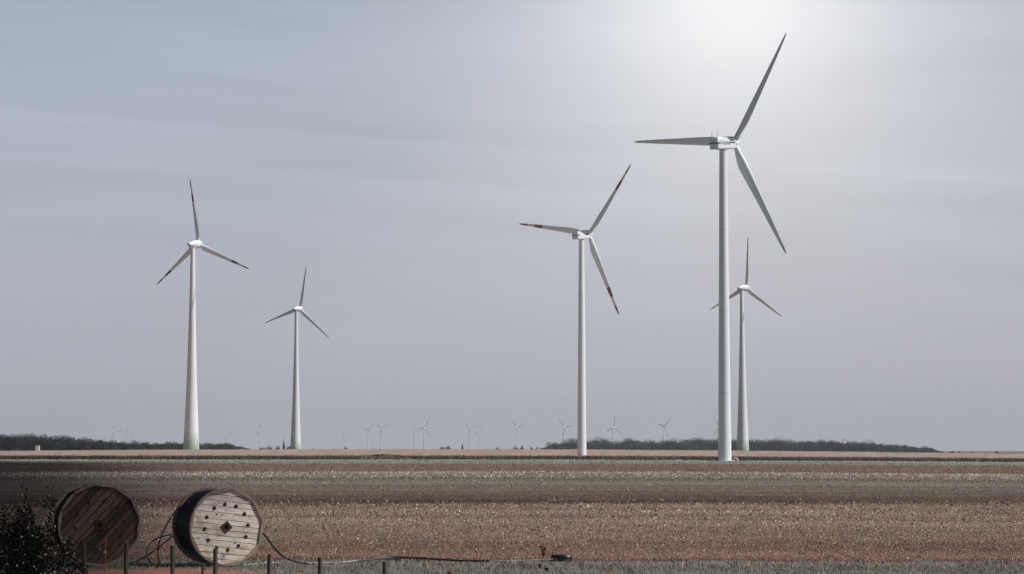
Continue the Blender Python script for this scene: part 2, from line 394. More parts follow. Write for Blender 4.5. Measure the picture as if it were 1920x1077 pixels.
yy = np.repeat(ys[:, None], 81, 1); zz = zf(xx, yy)
def grid_faces(nr, nc):
    i = np.arange(nr-1)[:, None]*nc + np.arange(nc-1)[None, :]
    return np.stack([i, i+1, i+nc+1, i+nc], -1).reshape(-1, 4)
g = np_mesh('ground', np.stack([xx, yy, zz], -1).reshape(-1, 3), grid_faces(len(ys), 81), M['soil'], smooth=True)
tag(g, kind='structure')

# ------------------------------------------------------------------ clods, straw and tufts lying on the fields
def bits(n, d0, d1, power, k, lo=.35, hi=1.3, spread=.25, vary=.42, pale=.06, palecol=(.75, .72, .66), darkp=.16, colf=strip_col):
    u = rng.random(n)
    if abs(power-1) < 1e-6: y = d0*(d1/d0)**u
    else: y = (d0**(1-power) + u*(d1**(1-power)-d0**(1-power)))**(1/(1-power))
    x = (rng.random(n)*2-1)*(y*spread+2)
    s = y*k*rng.uniform(.5, 1.4, n)*np.where(rng.random(n) < .02, rng.uniform(1.3, 1.8, n), 1)
    h = s*rng.uniform(lo, hi, n)
    a = rng.random(n)*6.283; el_ = rng.uniform(.35, 1.5, n)
    z = zf(x, y)
    c = np.stack([x, y, z-.01], 1)
    vs = []
    for j in range(3):
        ang = a + j*2.094
        dx = np.cos(ang)*s*.6; dy = np.sin(ang)*s*.6*el_
        vs.append(c + np.stack([dx, dy, -h*.05], 1))
    vs.append(c + np.stack([rng.normal(size=n)*s*.35, rng.normal(size=n)*s*.35, h], 1))
    V = np.stack(vs, 1).reshape(-1, 3)
    b = np.arange(n)[:, None]*4
    Fc = np.concatenate([b+[0, 1, 3], b+[1, 2, 3], b+[2, 0, 3]], 0)
    col = colf(x, y)*np.exp(rng.normal(size=(n, 1))*vary)*(1+rng.normal(size=(n, 3))*.05)
    q = rng.random(n); col[q < pale] = np.array(palecol)*rng.uniform(.6, 1.1, (int((q < pale).sum()), 1))
    dk = q > 1-darkp; col[dk] = np.array((.035, .022, .018))
    col = np.clip(col, .01, .9)
    return V, Fc, np.repeat(col, 4, 0)
def join(parts):
    V = []; Fc = []; T = []; b = 0
    for v, f, t in parts: V.append(v); Fc.append(f+b); T.append(t); b += len(v)
    return np.concatenate(V), np.concatenate(Fc), np.concatenate(T)
V, Fc, T = join([bits(130000, 77.4, 172, 2.0, .00050, pale=.06, palecol=(.42, .35, .295), vary=.50, darkp=.20), bits(2500, 77.4, 172, 2.0, .0004, pale=1.0, darkp=0, palecol=(.66, .60, .54)), bits(45000, 160, 300, 2.4, .00045, pale=.03, vary=.3, darkp=.10, hi=.9, palecol=(.40, .37, .33)),
                 bits(45000, 292, 640, 2.2, .00045, pale=.02, vary=.3, darkp=.05, hi=.8, palecol=(.40, .37, .33)), bits(6000, 304, 390, 1.5, .0005, pale=.30, darkp=.05, lo=.5, hi=1.2, palecol=(.60, .58, .52)),
                 bits(30000, 640, 893, 1.8, .00045, pale=.02, palecol=(.4, .4, .36), vary=.18, darkp=.01, hi=.7)])
o = np_mesh('stubble', V, Fc, M['bits'], T); tag(o, 'short crop stubble, clods and straw scattered over the brown ploughed fields', 'stubble', kind='stuff')

# grass verge in the foreground
def blades(n, x0, x1, y0, y1, h0, h1, w, cols, lean=.35, keep=None):
    x = rng.uniform(x0, x1, n); y = rng.uniform(y0, y1, n)
    if keep is not None: k = keep(x, y); x = x[k]; y = y[k]; n = len(x)
    clump = np.sin(x*2.1+np.sin(y*.9)*2)*np.cos(y*1.3+x*.7)
    h = rng.uniform(h0, h1, n)*(1+.35*clump); a = rng.random(n)*6.283; ww = w*rng.uniform(.6, 1.5, n)
    base = np.stack([x, y, zf(x, y)-.01], 1); d = np.stack([np.cos(a), np.sin(a), a*0], 1)*ww[:, None]
    top = base + np.stack([rng.normal(size=n)*lean*h, rng.normal(size=n)*lean*h, h], 1)
    V = np.stack([base-d, base+d, top], 1).reshape(-1, 3); Fc = np.arange(n*3).reshape(n, 3)
    cols = np.array(cols); c = cols[rng.integers(0, len(cols), n)]*np.exp(rng.normal(size=(n, 1))*.25)
    pt = np.clip(.5+.6*np.sin(x*1.1+y*.35)*np.sin(x*.37-y*.8)+.3*np.sin(x*3.3+y), 0, 1)[:, None]
    c = c*(.78+.3*pt) + pt**3*np.array([[.05, .02, .0]])
    return V, Fc, np.repeat(np.clip(c, .01, .9), 3, 0)
def notsoil(x, y): return (((x+9.6)/3.1)**2 + ((y-68.0)/4.2)**2 > .8 + rng.normal(size=len(x))*.3) & (y < 77.4 + .25*np.sin(x*1.7) + rng.normal(size=len(x))*.12)
V, Fc, T = join([blades(80000, -19, 19, 50, 78, .04, .13, .010, [(.20, .205, .18), (.16, .17, .155), (.24, .20, .16), (.27, .20, .155), (.13, .15, .14)], keep=notsoil),
                 blades(2500, -19, 19, 60, 78, .10, .22, .010, [(.42, .33, .25), (.30, .25, .19), (.12, .07, .05)], keep=notsoil)])
o = np_mesh('grass', V, Fc, M['bits'], T); tag(o, 'short grey-green grass along the near edge of the ploughed field', 'grass', kind='stuff')

# ------------------------------------------------------------------ standing crop beyond, up to the crest
def crop_col(x, y): return np.repeat(np.array([[.33, .24, .195]]), len(x), 0)
cy = np.concatenate([np.arange(897, 1560, 6.0)]); cx = np.linspace(-1, 1, 301)
xx = cx[None, :]*(70+cy[:, None]*.36); yy = np.repeat(cy[:, None], 301, 1)
yy = yy + np.where(cy[:, None] < 900, np.sin(xx*.11)*1.2 + rng.normal(size=xx.shape)*.5, 0)
zz = zf(xx, yy) + CROP_H + rng.normal(size=xx.shape)*.06 - np.clip((yy-1500)/60, 0, 1)*1.4
V = np.stack([xx, yy, zz], -1).reshape(-1, 3); Fc = grid_faces(len(cy), 301)
fr = np.stack([xx[0], yy[0]-.15, zf(xx[0], yy[0])-.1], -1); b = len(V)
V = np.concatenate([V, fr]); i = np.arange(300); Fc = np.concatenate([Fc, np.stack([i, b+i, b+i+1, i+1], -1)])
T = np.repeat(crop_col(np.zeros(len(V)), 0), 1, 0)*np.exp(rng.normal(size=(len(V), 1))*.10); T[b:] = (.075, .052, .040); T[:301] = (.13, .088, .068)  # front wall and first row darker: the crop's shaded side put into the colour
def tall(n, y0, y1, h0, h1, w, base, cols, top=True):
    y = rng.uniform(y0, y1, n); x = (rng.random(n)*2-1)*(y*.25)
    h = rng.uniform(h0, h1, n); z = zf(x, y) + base; ww = w*rng.uniform(.6, 1.5, n)
    p = np.stack([x, y, z], 1); dx = np.stack([ww, ww*.3*rng.normal(size=n), ww*0], 1)
    t = np.stack([rng.normal(size=n)*.15, rng.normal(size=n)*.1, h], 1)
    V = np.stack([p-dx, p+dx, p+t+dx*.5, p+t-dx*.5], 1).reshape(-1, 3)
    cols = np.array(cols); c = cols[rng.integers(0, len(cols), n)]*np.exp(rng.normal(size=(n, 1))*.2)
    return V, np.arange(n*4).reshape(n, 4), np.repeat(c, 4, 0)
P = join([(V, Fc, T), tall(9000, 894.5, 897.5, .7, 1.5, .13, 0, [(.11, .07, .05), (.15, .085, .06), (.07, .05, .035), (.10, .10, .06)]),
          tall(16000, 900, 1335, .15, .40, .16, CROP_H-.1, [(.40, .275, .215), (.34, .225, .17), (.44, .32, .25), (.29, .165, .125)])])
o = np_mesh('crop_field', *P[:2], M['bits'], P[2]); tag(o, 'standing field of dry tan crops with a dark front edge below the horizon', 'crop', kind='stuff')

# weedy mound in the crop
mb = MB(); c0 = at(718, 857, 893); c0.z = float(zf(c0.x, c0.y))
nx, ny = 40, 12; vs = []
for i in range(nx+1):
    for j in range(ny+1):
        u = i/nx*2-1; v = j/ny*2-1; h = max(0, 1-u*u)**.7*max(0, 1-v*v)**.6*(1.75+.35*math.sin(u*9)+random.uniform(-.15, .15))
        vs.append((c0.x+u*11, c0.y+v*3.5, c0.z-.05+h))
fs = [(i*(ny+1)+j, (i+1)*(ny+1)+j, (i+1)*(ny+1)+j+1, i*(ny+1)+j+1) for i in range(nx) for j in range(ny)]
mb.add(vs, fs, 0, (.12, .082, .066)); mnd = mb.build('weedy_mound', M['bits'])
tag(mnd, 'low brown earth heap overgrown with dark weeds in front of the crop field', 'mound')
n = 1500; u = rng.uniform(-1, 1, n); v = rng.uniform(-1, 1, n); h = np.maximum(0, 1-u*u)**.7*np.maximum(0, 1-v*v)**.6*1.75
V, Fc = leaf_quads(np.stack([c0.x+u*11, c0.y+v*3.5, c0.z+h+.05], 1), rng.uniform(.25, .6, n))
T = np.array([(.06, .065, .045), (.10, .065, .045), (.15, .10, .07)])[rng.integers(0, 3, n)]; 
np_mesh('weeds', V, Fc, M['bits'], np.repeat(T, 4, 0), parent=mnd)

# ------------------------------------------------------------------ trees
def crown_pts(n, c, r, bumps=7, seed=0):
    rg = np.random.default_rng(seed); d = rg.normal(size=(n, 3)); d /= np.linalg.norm(d, axis=1)[:, None]
    b = rg.normal(size=(bumps, 3)); b /= np.linalg.norm(b, axis=1)[:, None]
    k = 0.72 + .30*np.max(np.clip(d@b.T, 0, 1)**7, axis=1)
    rad = k*(rg.random(n)**.28)
    return np.array(c) + d*rad[:, None]*np.array(r)
def crown(n, c, r, size, col, seed=0, cone=False):
    """crown built of leafy lumps; the leaves of each lump face outwards"""
    rg = np.random.default_rng(seed); c = np.array(c); r = np.array(r); nl = 9
    d = rg.normal(size=(nl, 3)); d /= np.linalg.norm(d, axis=1)[:, None]; d[:, 2] = d[:, 2]*.9+.12
    lc = c + d*r*rg.uniform(.35, .66, (nl, 1)); lr = rg.uniform(.42, .60, nl)
    lc[0] = c; lr[0] = .68; k = rg.integers(0, nl, n)
    v = rg.normal(size=(n, 3)); v /= np.linalg.norm(v, axis=1)[:, None]
    p = lc[k] + v*r*lr[k][:, None]*(rg.random((n, 1))**.15)
    if cone:
        t = np.clip((p[:, 2]-(c[2]-r[2]))/(2*r[2]), 0, 1); p[:, :2] = c[:2] + (p[:, :2]-c[:2])*(1.15*(1-t)+.06)[:, None]*1.2
    V, Fc = leaf_quads(p, rng.uniform(.6, 1.4, n)*size, v)
    T = np.array(col)*(rg.uniform(.8, 1.25, nl)[k])[:, None]*np.exp(rng.normal(size=(n, 1))*.2)
    return V, Fc, np.repeat(T, 4, 0)
def wood(name, prof, D0, D1, cols, label, n, seed):
    rg = np.random.default_rng(seed); parts = []
    px0, px1 = prof[0][0], prof[-1][0]; pxs = [p[0] for p in prof]; pys = [p[1] for p in prof]
    trunks = MB()
    for i in range(n):
        f = (i+rg.uniform(-.5, .5))/n; px = px0 + f*(px1-px0); row = rg.integers(0, 3)
        D = D0 + (D1-D0)*(row/2) + rg.uniform(-12, 12)
        top = at(px, np.interp(px, pxs, pys) + rg.uniform(-2.0, 4.0) + (0 if row else rg.uniform(0, 7)), D)
        z0 = float(zf(top.x, D)); H = max(top.z-z0, 3.5)
        w = rg.uniform(.42, .78)*min(H, 14); col = np.array(cols[rg.integers(0, len(cols))])*rg.uniform(.5, 1.7)
        parts.append(crown(1400, (top.x, D, z0+H*.52), (w, w, H*.50), .55, col, seed*1000+i))
        trunks.tube([(top.x, D, z0-.2), (top.x+.2, D, z0+H*.35), (top.x+.3, D, z0+H*.7)], lambda t: .25*(1-.6*t), 6)
    V, Fc, T = join(parts)
    tv = np.array(trunks.v); tf = [f for f in trunks.f if len(f) == 4]
    b = len(V); V = np.concatenate([V, tv]); Fc = np.concatenate([Fc, np.array(tf)+b]); T = np.concatenate([T, np.repeat([[.06, .05, .04]], len(tv), 0)])
    o = np_mesh(name, V, Fc, M['tree'], T); tag(o, label, 'wood', kind='stuff')
wood('far_wood', [(-260, 809), (0, 812), (60, 812), (95, 816), (130, 815), (165, 822), (175, 820), (200, 827), (250, 829), (300, 830), (330, 827), (360, 830), (410, 828), (440, 833), (475, 842)],
     1450, 1520, [(.010, .015, .014), (.015, .020, .016), (.008, .011, .012)], 'long dark line of dense trees on the left horizon behind the banded-blade turbine', 150, 3)
wood('far_wood', [(1016, 842), (1030, 830), (1045, 825), (1075, 821), (1090, 826), (1120, 821), (1135, 824), (1150, 825), (1185, 820), (1200, 823), (1250, 824), (1310, 821), (1345, 820), (1400, 822), (1450, 819), (1500, 824), (1550, 825), (1600, 827), (1625, 825), (1650, 831), (1680, 830), (1700, 833), (1720, 837), (1745, 840), (1772, 848)],
     1840, 1940, [(.012, .021, .022), (.022, .036, .028), (.012, .016, .026), (.028, .040, .030)], 'long rounded blue-green wood on the right horizon behind the biggest tower', 190, 4)

def small_tree(px, pytop, D, wpx, name, label, cone=False, col=(.035, .045, .028), group='small trees along the far horizon', nl=420):
    top = at(px, pytop, D); z0 = float(zf(top.x, D)); H = top.z-z0; w = wpx/F*D*.5
    r = empty(name, (top.x, D, z0)); tag(r, label, 'tree' if 'tree' in name else 'shrub', group)
    V, Fc, T = crown(nl, (0, 0, H*.56), (w, w*.9, H*.47), .5 if cone else .6, col, int(px), cone)
    np_mesh('crown', V, Fc, M['tree'], T, parent=r)
    t = MB(); t.tube([(0, 0, -.1), (.1, 0, H*.3), (0, .05, H*.8)], lambda q: .18*(1-.8*q), 6)
    for k in range(3):
        a = k*2.1; t.tube([(0, 0, H*(.25+.1*k)), (math.cos(a)*w*.6, math.sin(a)*w*.6, H*(.45+.12*k))], .07, 5)
    t.build('trunk', M['bark'], r)
small_tree(532, 826, 1750, 10, 'conifer_tree', 'dark pointed conifer just left of the second turbine from the left', True, nl=600)
small_tree(505, 836, 1760, 16, 'distant_tree', 'low round tree on the horizon left of the pointed conifer')
small_tree(492, 838, 1755, 14, 'distant_tree', 'low bush-like tree at the left end of the clump by the pointed conifer')
small_tree(520, 836, 1770, 14, 'distant_tree', 'low round tree right against the left side of the pointed conifer')
small_tree(544, 837, 1745, 16, 'distant_tree', 'low tree between the pointed conifer and the second turbine')
small_tree(585, 839.5, 1800, 10, 'distant_tree', 'small round tree alone right of the second turbine from the left')
small_tree(648, 837.5, 2000, 13, 'distant_tree', 'small faint tree under the tiny turbine left of centre')
small_tree(840, 834, 1900, 12, 'distant_tree', 'slanting dark tree left of the narrow pointed tree near picture centre')
small_tree(829, 838, 1900, 14, 'distant_tree', 'low tree at the left end of the clump near picture centre')
small_tree(867, 831, 1850, 7, 'poplar_tree', 'narrow pointed tree alone near the middle of the horizon', True)
small_tree(912, 839.5, 2000, 16, 'distant_tree', 'low spreading tree between the paired far turbines and the single one')
small_tree(931, 838.5, 2000, 12, 'distant_tree', 'round low tree just left of the far turbine standing alone')
small_tree(966, 837.5, 1950, 17, 'distant_tree', 'low wide tree at the foot of the far turbine standing alone')
small_tree(979, 836, 1950, 8, 'distant_tree', 'slightly taller tree right at the foot of the far turbine standing alone')
small_tree(997, 838, 1900, 8, 'distant_tree', 'small round dark tree left of the right-hand wood')
small_tree(1007, 839.5, 1900, 9, 'distant_tree', 'tiny tree touching the left end of the right-hand wood')
small_tree(1786, 845, 1900, 12, 'distant_tree', 'low tree just beyond the right end of the long wood')
small_tree(1800, 846, 1900, 11, 'distant_tree', 'low tree second in the row beyond the right end of the wood')
small_tree(1824, 848, 1900, 10, 'distant_tree', 'small tree in the gap right of the wood')
small_tree(1869, 846.5, 1900, 9, 'distant_tree', 'taller small tree towards the right edge of the horizon')
small_tree(1903, 849.5, 1900, 12, 'distant_tree', 'low tree nearest the right edge of the picture')

# ------------------------------------------------------------------ wind turbines
def circ(cx, cy, z, r, n=40): return [(cx+r*math.cos(2*math.pi*j/n), cy+r*math.sin(2*math.pi*j/n), z) for j in range(n)]
def blade_mesh(name, R, style, lod=0):
    """span +Z, trailing edge +X, nacelle side -Y"""
    if style == 'box': st = [(.02, .044, 1, 12), (.05, .044, 1, 16), (.09, .052, .7, 17), (.14, .068, .42, 16), (.20, .080, .28, 14), (.30, .074, .22, 10), (.45, .060, .18, 7), (.60, .048, .16, 5), (.655, .044, .15, 4), (.74, .038, .14, 3), (.77, .036, .14, 3), (.83, .031, .13, 2), (.88, .027, .13, 2), (.925, .023, .13, 2), (.96, .018, .13, 1), (.985, .012, .13, 1), (1.0, .004, .13, 1)]
    else: st = [(.03, .056, 1, 12), (.06, .060, .8, 18), (.10, .082, .42, 18), (.14, .086, .32, 16), (.22, .078, .26, 13), (.34, .066, .22, 9), (.5, .052, .18, 6), (.60, .045, .16, 5), (.655, .041, .15, 4), (.74, .035, .14, 3), (.77, .034, .14, 3), (.83, .029, .13, 2), (.88, .025, .13, 2), (.925, .021, .13, 2), (.96, .017, .13, 1), (.985, .010, .13, 1), (1.0, .003, .13, 1)]
    n = 8 if lod else 16; rings = []
    for f, ch, th, tw in st:
        c = ch*R*(1.15 if lod else 1); t = c*th; rg = []
        round_ = max(0, min(1, (th-.3)/.7))
        for j in range(n):
            a = 2*math.pi*j/n; ca = math.cos(a); sa = math.sin(a)
            px = ca*.5; py = sa*.5*(1 if round_ > .9 else ((1-round_)*(.5-.5*ca)**.6*.0 + 1))
            # aerofoil: thick near the leading edge (-x), thin towards the trailing edge
            k = (1-round_)*(.55*ca) ; py *= (1-k)
            off = (.5-.33)*c*(1-round_)
            x = px*c + off; y = py*t
            x0 = x; tr = math.radians(tw+(11 if style == 'box' else 3))
            rg.append((x*math.cos(tr) - y*math.sin(tr), -x0*math.sin(tr) - y*math.cos(tr) + .035*R*f*f*0, f*R))
        rings.append(rg)
    return rings, st
def make_blade(name, R, style, bands=None, tip=None, lod=0):
    rings, st = blade_mesh(name, R, style, lod); mi = []
    for i in range(len(st)-1):
        f = (st[i][0]+st[i+1][0])/2; m = 0
        if bands and any(a <= f <= b for a, b in bands): m = 1
        if tip and f > tip: m = 1
        mi.append(m)
    mb = MB(); mb.loft(rings, mi); return mb.mesh(name, [M['white'], M['red'] if bands else M['greytip']], True)
BL = {
 'vbig': make_blade('blade', 41.5, 'box', tip=.93), 'vred': make_blade('blade', 41.4, 'box', bands=[(.655, .77), (.88, 1.01)]),
 'ered': make_blade('blade', 36.7, 'egg', bands=[(.655, .77), (.88, 1.01)]), 'ewhite': make_blade('blade', 36.0, 'egg'),
 'far': make_blade('blade', 36.0, 'egg', lod=1)}
def steel_tower(H, top=1.25, bot=2.2):
    mb = MB(); zs = [0, .02*H]; rings = []; mi = []
    marks = [0, .22, .48, .74, 1.0]; lev = []
    for a, b in zip(marks, marks[1:]):
        lev += [(a, 0), ((a+b)/2, 0), (b-.0016, 1)]
    lev.append((1.0, 0))
    for f, s in lev: rings.append(circ(0, 0, f*H, bot+(top-bot)*(f**.9), 48)); mi.append(s)
    mb.loft(rings, mi[:-1])
    return mb
EP = [(0, 4.6), (.07, 4.15), (.105, 3.95), (.235, 3.30), (.34, 2.85), (.445, 2.50), (.6, 2.05), (.745, 1.66), (.88, 1.38), (.96, 1.25), (1, 1.22)]
def conc_tower(H, n=48):
    mb = MB(); fs = [0, .022, .041, .058, .074, .09, .105, .15, .2, .25, .3, .36, .42, .5, .58, .66, .74, .82, .9, .96, 1]
    rings = [circ(0, 0, f*H, float(np.interp(f, [e[0] for e in EP], [e[1] for e in EP]))*H/113, n) for f in fs]
    mi = [5, 5, 4, 3, 2, 1] + [0]*20
    mb.loft(rings, mi[:len(fs)-1]); return mb
ETM = ['towerwhite', 'g0', 'g1', 'g2', 'g3', 'g4']
def rbox(mb, x, y0, y1, z0, z1, r, mi=0, topcut=0):
    """rounded box running along y"""
    prof = []
    for cx, cz, a0 in ((x-r, z1-r, 0), (-x+r, z1-r, 90), (-x+r, z0+r, 180), (x-r, z0+r, 270)):
        for k in range(5): a = R_(a0+k*22.5); prof.append((cx+r*math.cos(a), cz+r*math.sin(a)))
    rings = []
    for y, s in ((y0, .90), (y0+.25, .975), (y0+.6, 1), (y1-.6, 1), (y1-.2, .98), (y1, .92)):
        rings.append([(px*s, y, (z0+z1)/2+(pz-(z0+z1)/2)*s) for px, pz in prof])
    mb.loft(rings, mi)
def box_nacelle(root, text):
    mb = MB(); rbox(mb, 1.8, -11.6, -1.35, -1.9, 1.95, .32)
    mb.box((0, -6.2, -1.95), (1.5, 1.5, .16))
    # raised roof hump and cooler top
    mb.box((0, -4.4, 2.02), (1.25, 2.6, .12)); mb.box((0, -9.9, 2.03), (1.45, 1.3, .10))
    na = mb.build('nacelle', M['white'], root, True)
    for c_, h_ in [((sx*1.805, yc, .12), (.012, hl, .27)) for sx in (1, -1) for yc, hl in ((-10.75, .8), (-3.35, 1.65))] + [((0, -11.60, .12), (1.58, .012, .27))]:
        q = MB(); q.box(c_, h_); q.build('stripe', M['navy'], na)
    if text:
        for sx in (1, -1):
            cu = bpy.data.curves.new('lettering', 'FONT'); cu.body = 'Vestas'; cu.size = 2.0; cu.shear = .28; cu.extrude = .01; cu.offset = .03
            cu.align_x = 'CENTER'; cu.align_y = 'CENTER'
            to = bpy.data.objects.new('lettering_source', cu); C.objects.link(to); bpy.context.view_layer.update()
            me = bpy.data.meshes.new_from_object(to.evaluated_get(bpy.context.evaluated_depsgraph_get())); me.materials.clear(); me.materials.append(M['letters'])
            bpy.data.objects.remove(to)
            lo = link('lettering', me, na); lo.location = (sx*1.815, -7.4, .14); lo.rotation_euler = (math.pi/2, 0, math.pi/2 if sx > 0 else -math.pi/2)
    for x in (-1.15, 1.2):
        m = MB(); m.tube([(x, -10.6, 1.9), (x, -10.6, 3.9)], .085, 6); m.box((x, -10.6, 3.0), (.16, .16, .05)); m.build('wind_mast', M['seam'], na)
    h = MB(); n = 24
    h.loft([[(rr*math.cos(2*math.pi*j/n), y, rr*math.sin(2*math.pi*j/n)) for j in range(n)] for y, rr in ((-1.3, 1.45), (-1.1, 1.6), (.6, 1.6), (1.3, 1.35), (1.8, .85), (2.0, .3))])
    hub = h.build('hub', M['white'], root, True)
    return na, hub
def egg_nacelle(root):
    n = 32; mb = MB()
    ring = lambda y, rr, dz=0: [(rr*math.cos(2*math.pi*j/n), y, dz+rr*math.sin(2*math.pi*j/n)) for j in range(n)]
    mb.loft([ring(y, rr, dz) for y, rr, dz in ((-1.5, 2.25, 0), (-2.2, 2.38, 0), (-3.4, 2.36, 0), (-4.8, 2.15, .02), (-6.2, 1.8, .05), (-7.6, 1.35, .1), (-8.8, .9, .15), (-9.3, .62, .17))])
    mb.loft([circ(0, -5.2, -2.45, 1.3, 24), circ(0, -5.2, -1.4, 1.5, 24)])
    na = mb.build('nacelle', M['white'], root, True)
    d = MB(); d.loft([ring(-9.29, .55, .17), ring(-9.75, .5, .17)]); d.loft([ring(-9.0, .0001+.35, -.9), ring(-8.0, .5, -1.0)]); d.build('exhaust', M['dark'], na)
    m = MB(); m.tube([(0, -6.4, 1.7), (0, -6.4, 3.0)], .05, 6); m.tube([(-.6, -6.4, 2.7), (.6, -6.4, 2.7)], .04, 5); m.build('wind_mast', M['dark'], na)
    h = MB(); h.loft([ring(y, rr) for y, rr in ((-1.38, 2.2), (-1.2, 2.3), (.2, 2.3), (1.1, 2.05), (1.9, 1.5), (2.4, .9), (2.65, .3))])
    hub = h.build('spinner', M['white'], root, True)
    return na, hub
def place(root, hubs, yaw, th0, Rcen, blade, ov, tilt=5):
    """turn nacelle and blades to yaw (world), rotor centre Rcen in root coordinates"""
    rz = Matrix.Rotation(-yaw, 4, 'Z') @ Matrix.Rotation(R_(tilt), 4, 'X')
    for o in hubs: o.matrix_local = Matrix.Translation(Rcen) @ rz
    for k in range(3):
        b = link('blade', blade, root)
        b.matrix_local = Matrix.Translation(Rcen) @ rz @ Matrix.Rotation(R_(th0+120*k), 4, 'Y')
def turbine(px_t, hub_px, D, yaw_deg, th0, kind, label, group, text=False, blade=None, ov=6.2):
    hp = at(hub_px[0], hub_px[1], D)
    yaw = R_(yaw_deg) + math.atan2(hp.x, hp.y)
    ax = Vector((math.sin(yaw), math.cos(yaw), 0))
    base = hp - ax*ov; base.z = float(zf(base.x, base.y)) - .05
    root = empty('wind_turbine', base); tag(root, label, 'wind turbine', group)
    H = hp.z-base.z
    if kind == 'box':
        t = steel_tower(H-2.35); t.build('tower', [M['towerwhite'], M['seam']], root, True); hs = box_nacelle(root, text)
        f = MB(); f.loft([circ(0, 0, -.1, 3.3, 32), circ(0, 0, .18, 3.3, 32), circ(0, 0, .22, 3.1, 32)]); f.build('foundation', M['seam'], root)
    else:
        t = conc_tower(H-2.6); t.build('tower', [M[k] for k in ETM], root, True); hs = egg_nacelle(root)
    place(root, hs, yaw, th0, ax*ov + Vector((0, 0, H)), blade, ov, 6.5 if kind == 'box' else 5)
    return root
G1 = 'large wind turbines standing over the fields'
turbine(1357, (1376.3, 268.4), 843, 35.3, 34.8, 'box', 'biggest and nearest white turbine on the right, lettered nacelle and plain blades', G1, True, BL['vbig'])
turbine(1095, (1104.3, 439.8), 1213, 34.9, 39.9, 'box', 'white turbine right of centre with red bands on its blades and boxy striped nacelle', G1, False, BL['vred'])
turbine(362, (371.9, 458.4), 1420, 35.6, -6.1, 'egg', 'leftmost big turbine, red-banded blades, round nacelle and green foot', G1, False, BL['ered'], 5.2)
turbine(558, (562.1, 579.3), 2070, 31.5, 12.4, 'egg', 'second big turbine from the left, plain blades, behind the pointed conifer', G1, False, BL['ewhite'], 5.2)
turbine(1392, (1399.1, 540), 1784, 36, 6.3, 'egg', 'smaller turbine partly hidden behind the tower of the biggest one', G1, False, BL['ewhite'], 5.2)

# far wind farm in the haze
def far_parts(H):
    pass
fn = MB(); n = 12; ring = lambda y, rr: [(rr*math.cos(2*math.pi*j/n), y, rr*math.sin(2*math.pi*j/n)) for j in range(n)]
fn.loft([ring(y, rr) for y, rr in ((-1.4, 2.1), (-3, 2.3), (-5.5, 1.9), (-8, 1.2), (-9, .6))]); FNM = fn.mesh('nacelle', M['white'], True)
fh = MB(); fh.loft([ring(y, rr) for y, rr in ((-1.35, 2.2), (.3, 2.2), (1.5, 1.6), (2.3, .5))]); FHM = fh.mesh('hub', M['white'], True)
ft = MB(); ft.loft([circ(0, 0, f, rr, 14) for f, rr in ((0, 2.6), (.3, 2.1), (.7, 1.5), (1, 1.2))]); FTM = ft.mesh('tower', M['towerwhite'], True)
FAR = [
 (84, 815, 14, -12, 'farthest left tiny turbine, only one blade tip showing above the dark wood'),
 (216, 808, 18, -27, 'small turbine above the left wood, left and larger of the close pair'),
 (241, 815, 15, -14, 'small turbine above the left wood, right and smaller of the close pair'),
 (350.5, 806, 16, -40, 'tiny turbine hidden behind the leftmost big tower, one blade tip showing'),
 (426, 815, 16, -40, 'tiny turbine over the thin right end of the left wood'),
 (489, 807, 17, -8, 'tiny turbine between the left wood and the pointed conifer'),
 (644, 815, 12.5, -57, 'smallest palest turbine, its blades in a Y, right of the second big turbine'),
 (691, 806, 18, 42, 'faint turbine just left of a brighter one, blade pointing up right'),
 (715, 803.5, 19.5, -56, 'tiny turbine with two blades raised in a V above the weedy mound'),
 (779, 807.5, 17, -30, 'tiny turbine whose right blade overlaps its larger neighbour, left of picture centre'),
 (797.5, 803, 23, 25, 'larger of the overlapping far pair left of picture centre, one blade nearly upright'),
 (881.6, 803, 18.5, -52, 'left turbine of the pair right of the narrow pointed tree, blades in a V'),
 (900, 808, 16.5, 2, 'right turbine of the pair right of the narrow pointed tree, one blade upright'),
 (969.5, 802, 21, -48, 'far turbine standing alone at picture centre, blades in a V'),
 (1058.8, 802, 22.5, -42, 'far turbine over the left end of the right-hand wood'),
 (1151.5, 801.6, 24, 5, 'far turbine over the wood just right of the tall banded one, blade upright'),
 (1246, 799.5, 24, 42, 'far turbine over the middle of the right-hand wood, blade pointing up right'),
 (1347, 800.5, 23, -27, 'far turbine half hidden behind the left side of the biggest tower'),
]
for i, (px, py, rp, th, lab) in enumerate(FAR):
    D = 36*F/rp; hp = at(px, py, D); yaw = R_(35) + math.atan2(hp.x, hp.y); ax = Vector((math.sin(yaw), math.cos(yaw), 0))
    base = hp - ax*5; base.z = float(zf(base.x, base.y))
    root = empty('wind_turbine', base); tag(root, lab, 'wind turbine', 'distant wind turbines fading in the haze')
    H = hp.z-base.z; t = link('tower', FTM, root); t.scale = (1, 1, H-1.5)
    place(root, (link('nacelle', FNM, root), link('hub', FHM, root)), yaw, th, ax*5+Vector((0, 0, H)), BL['far'], 5)

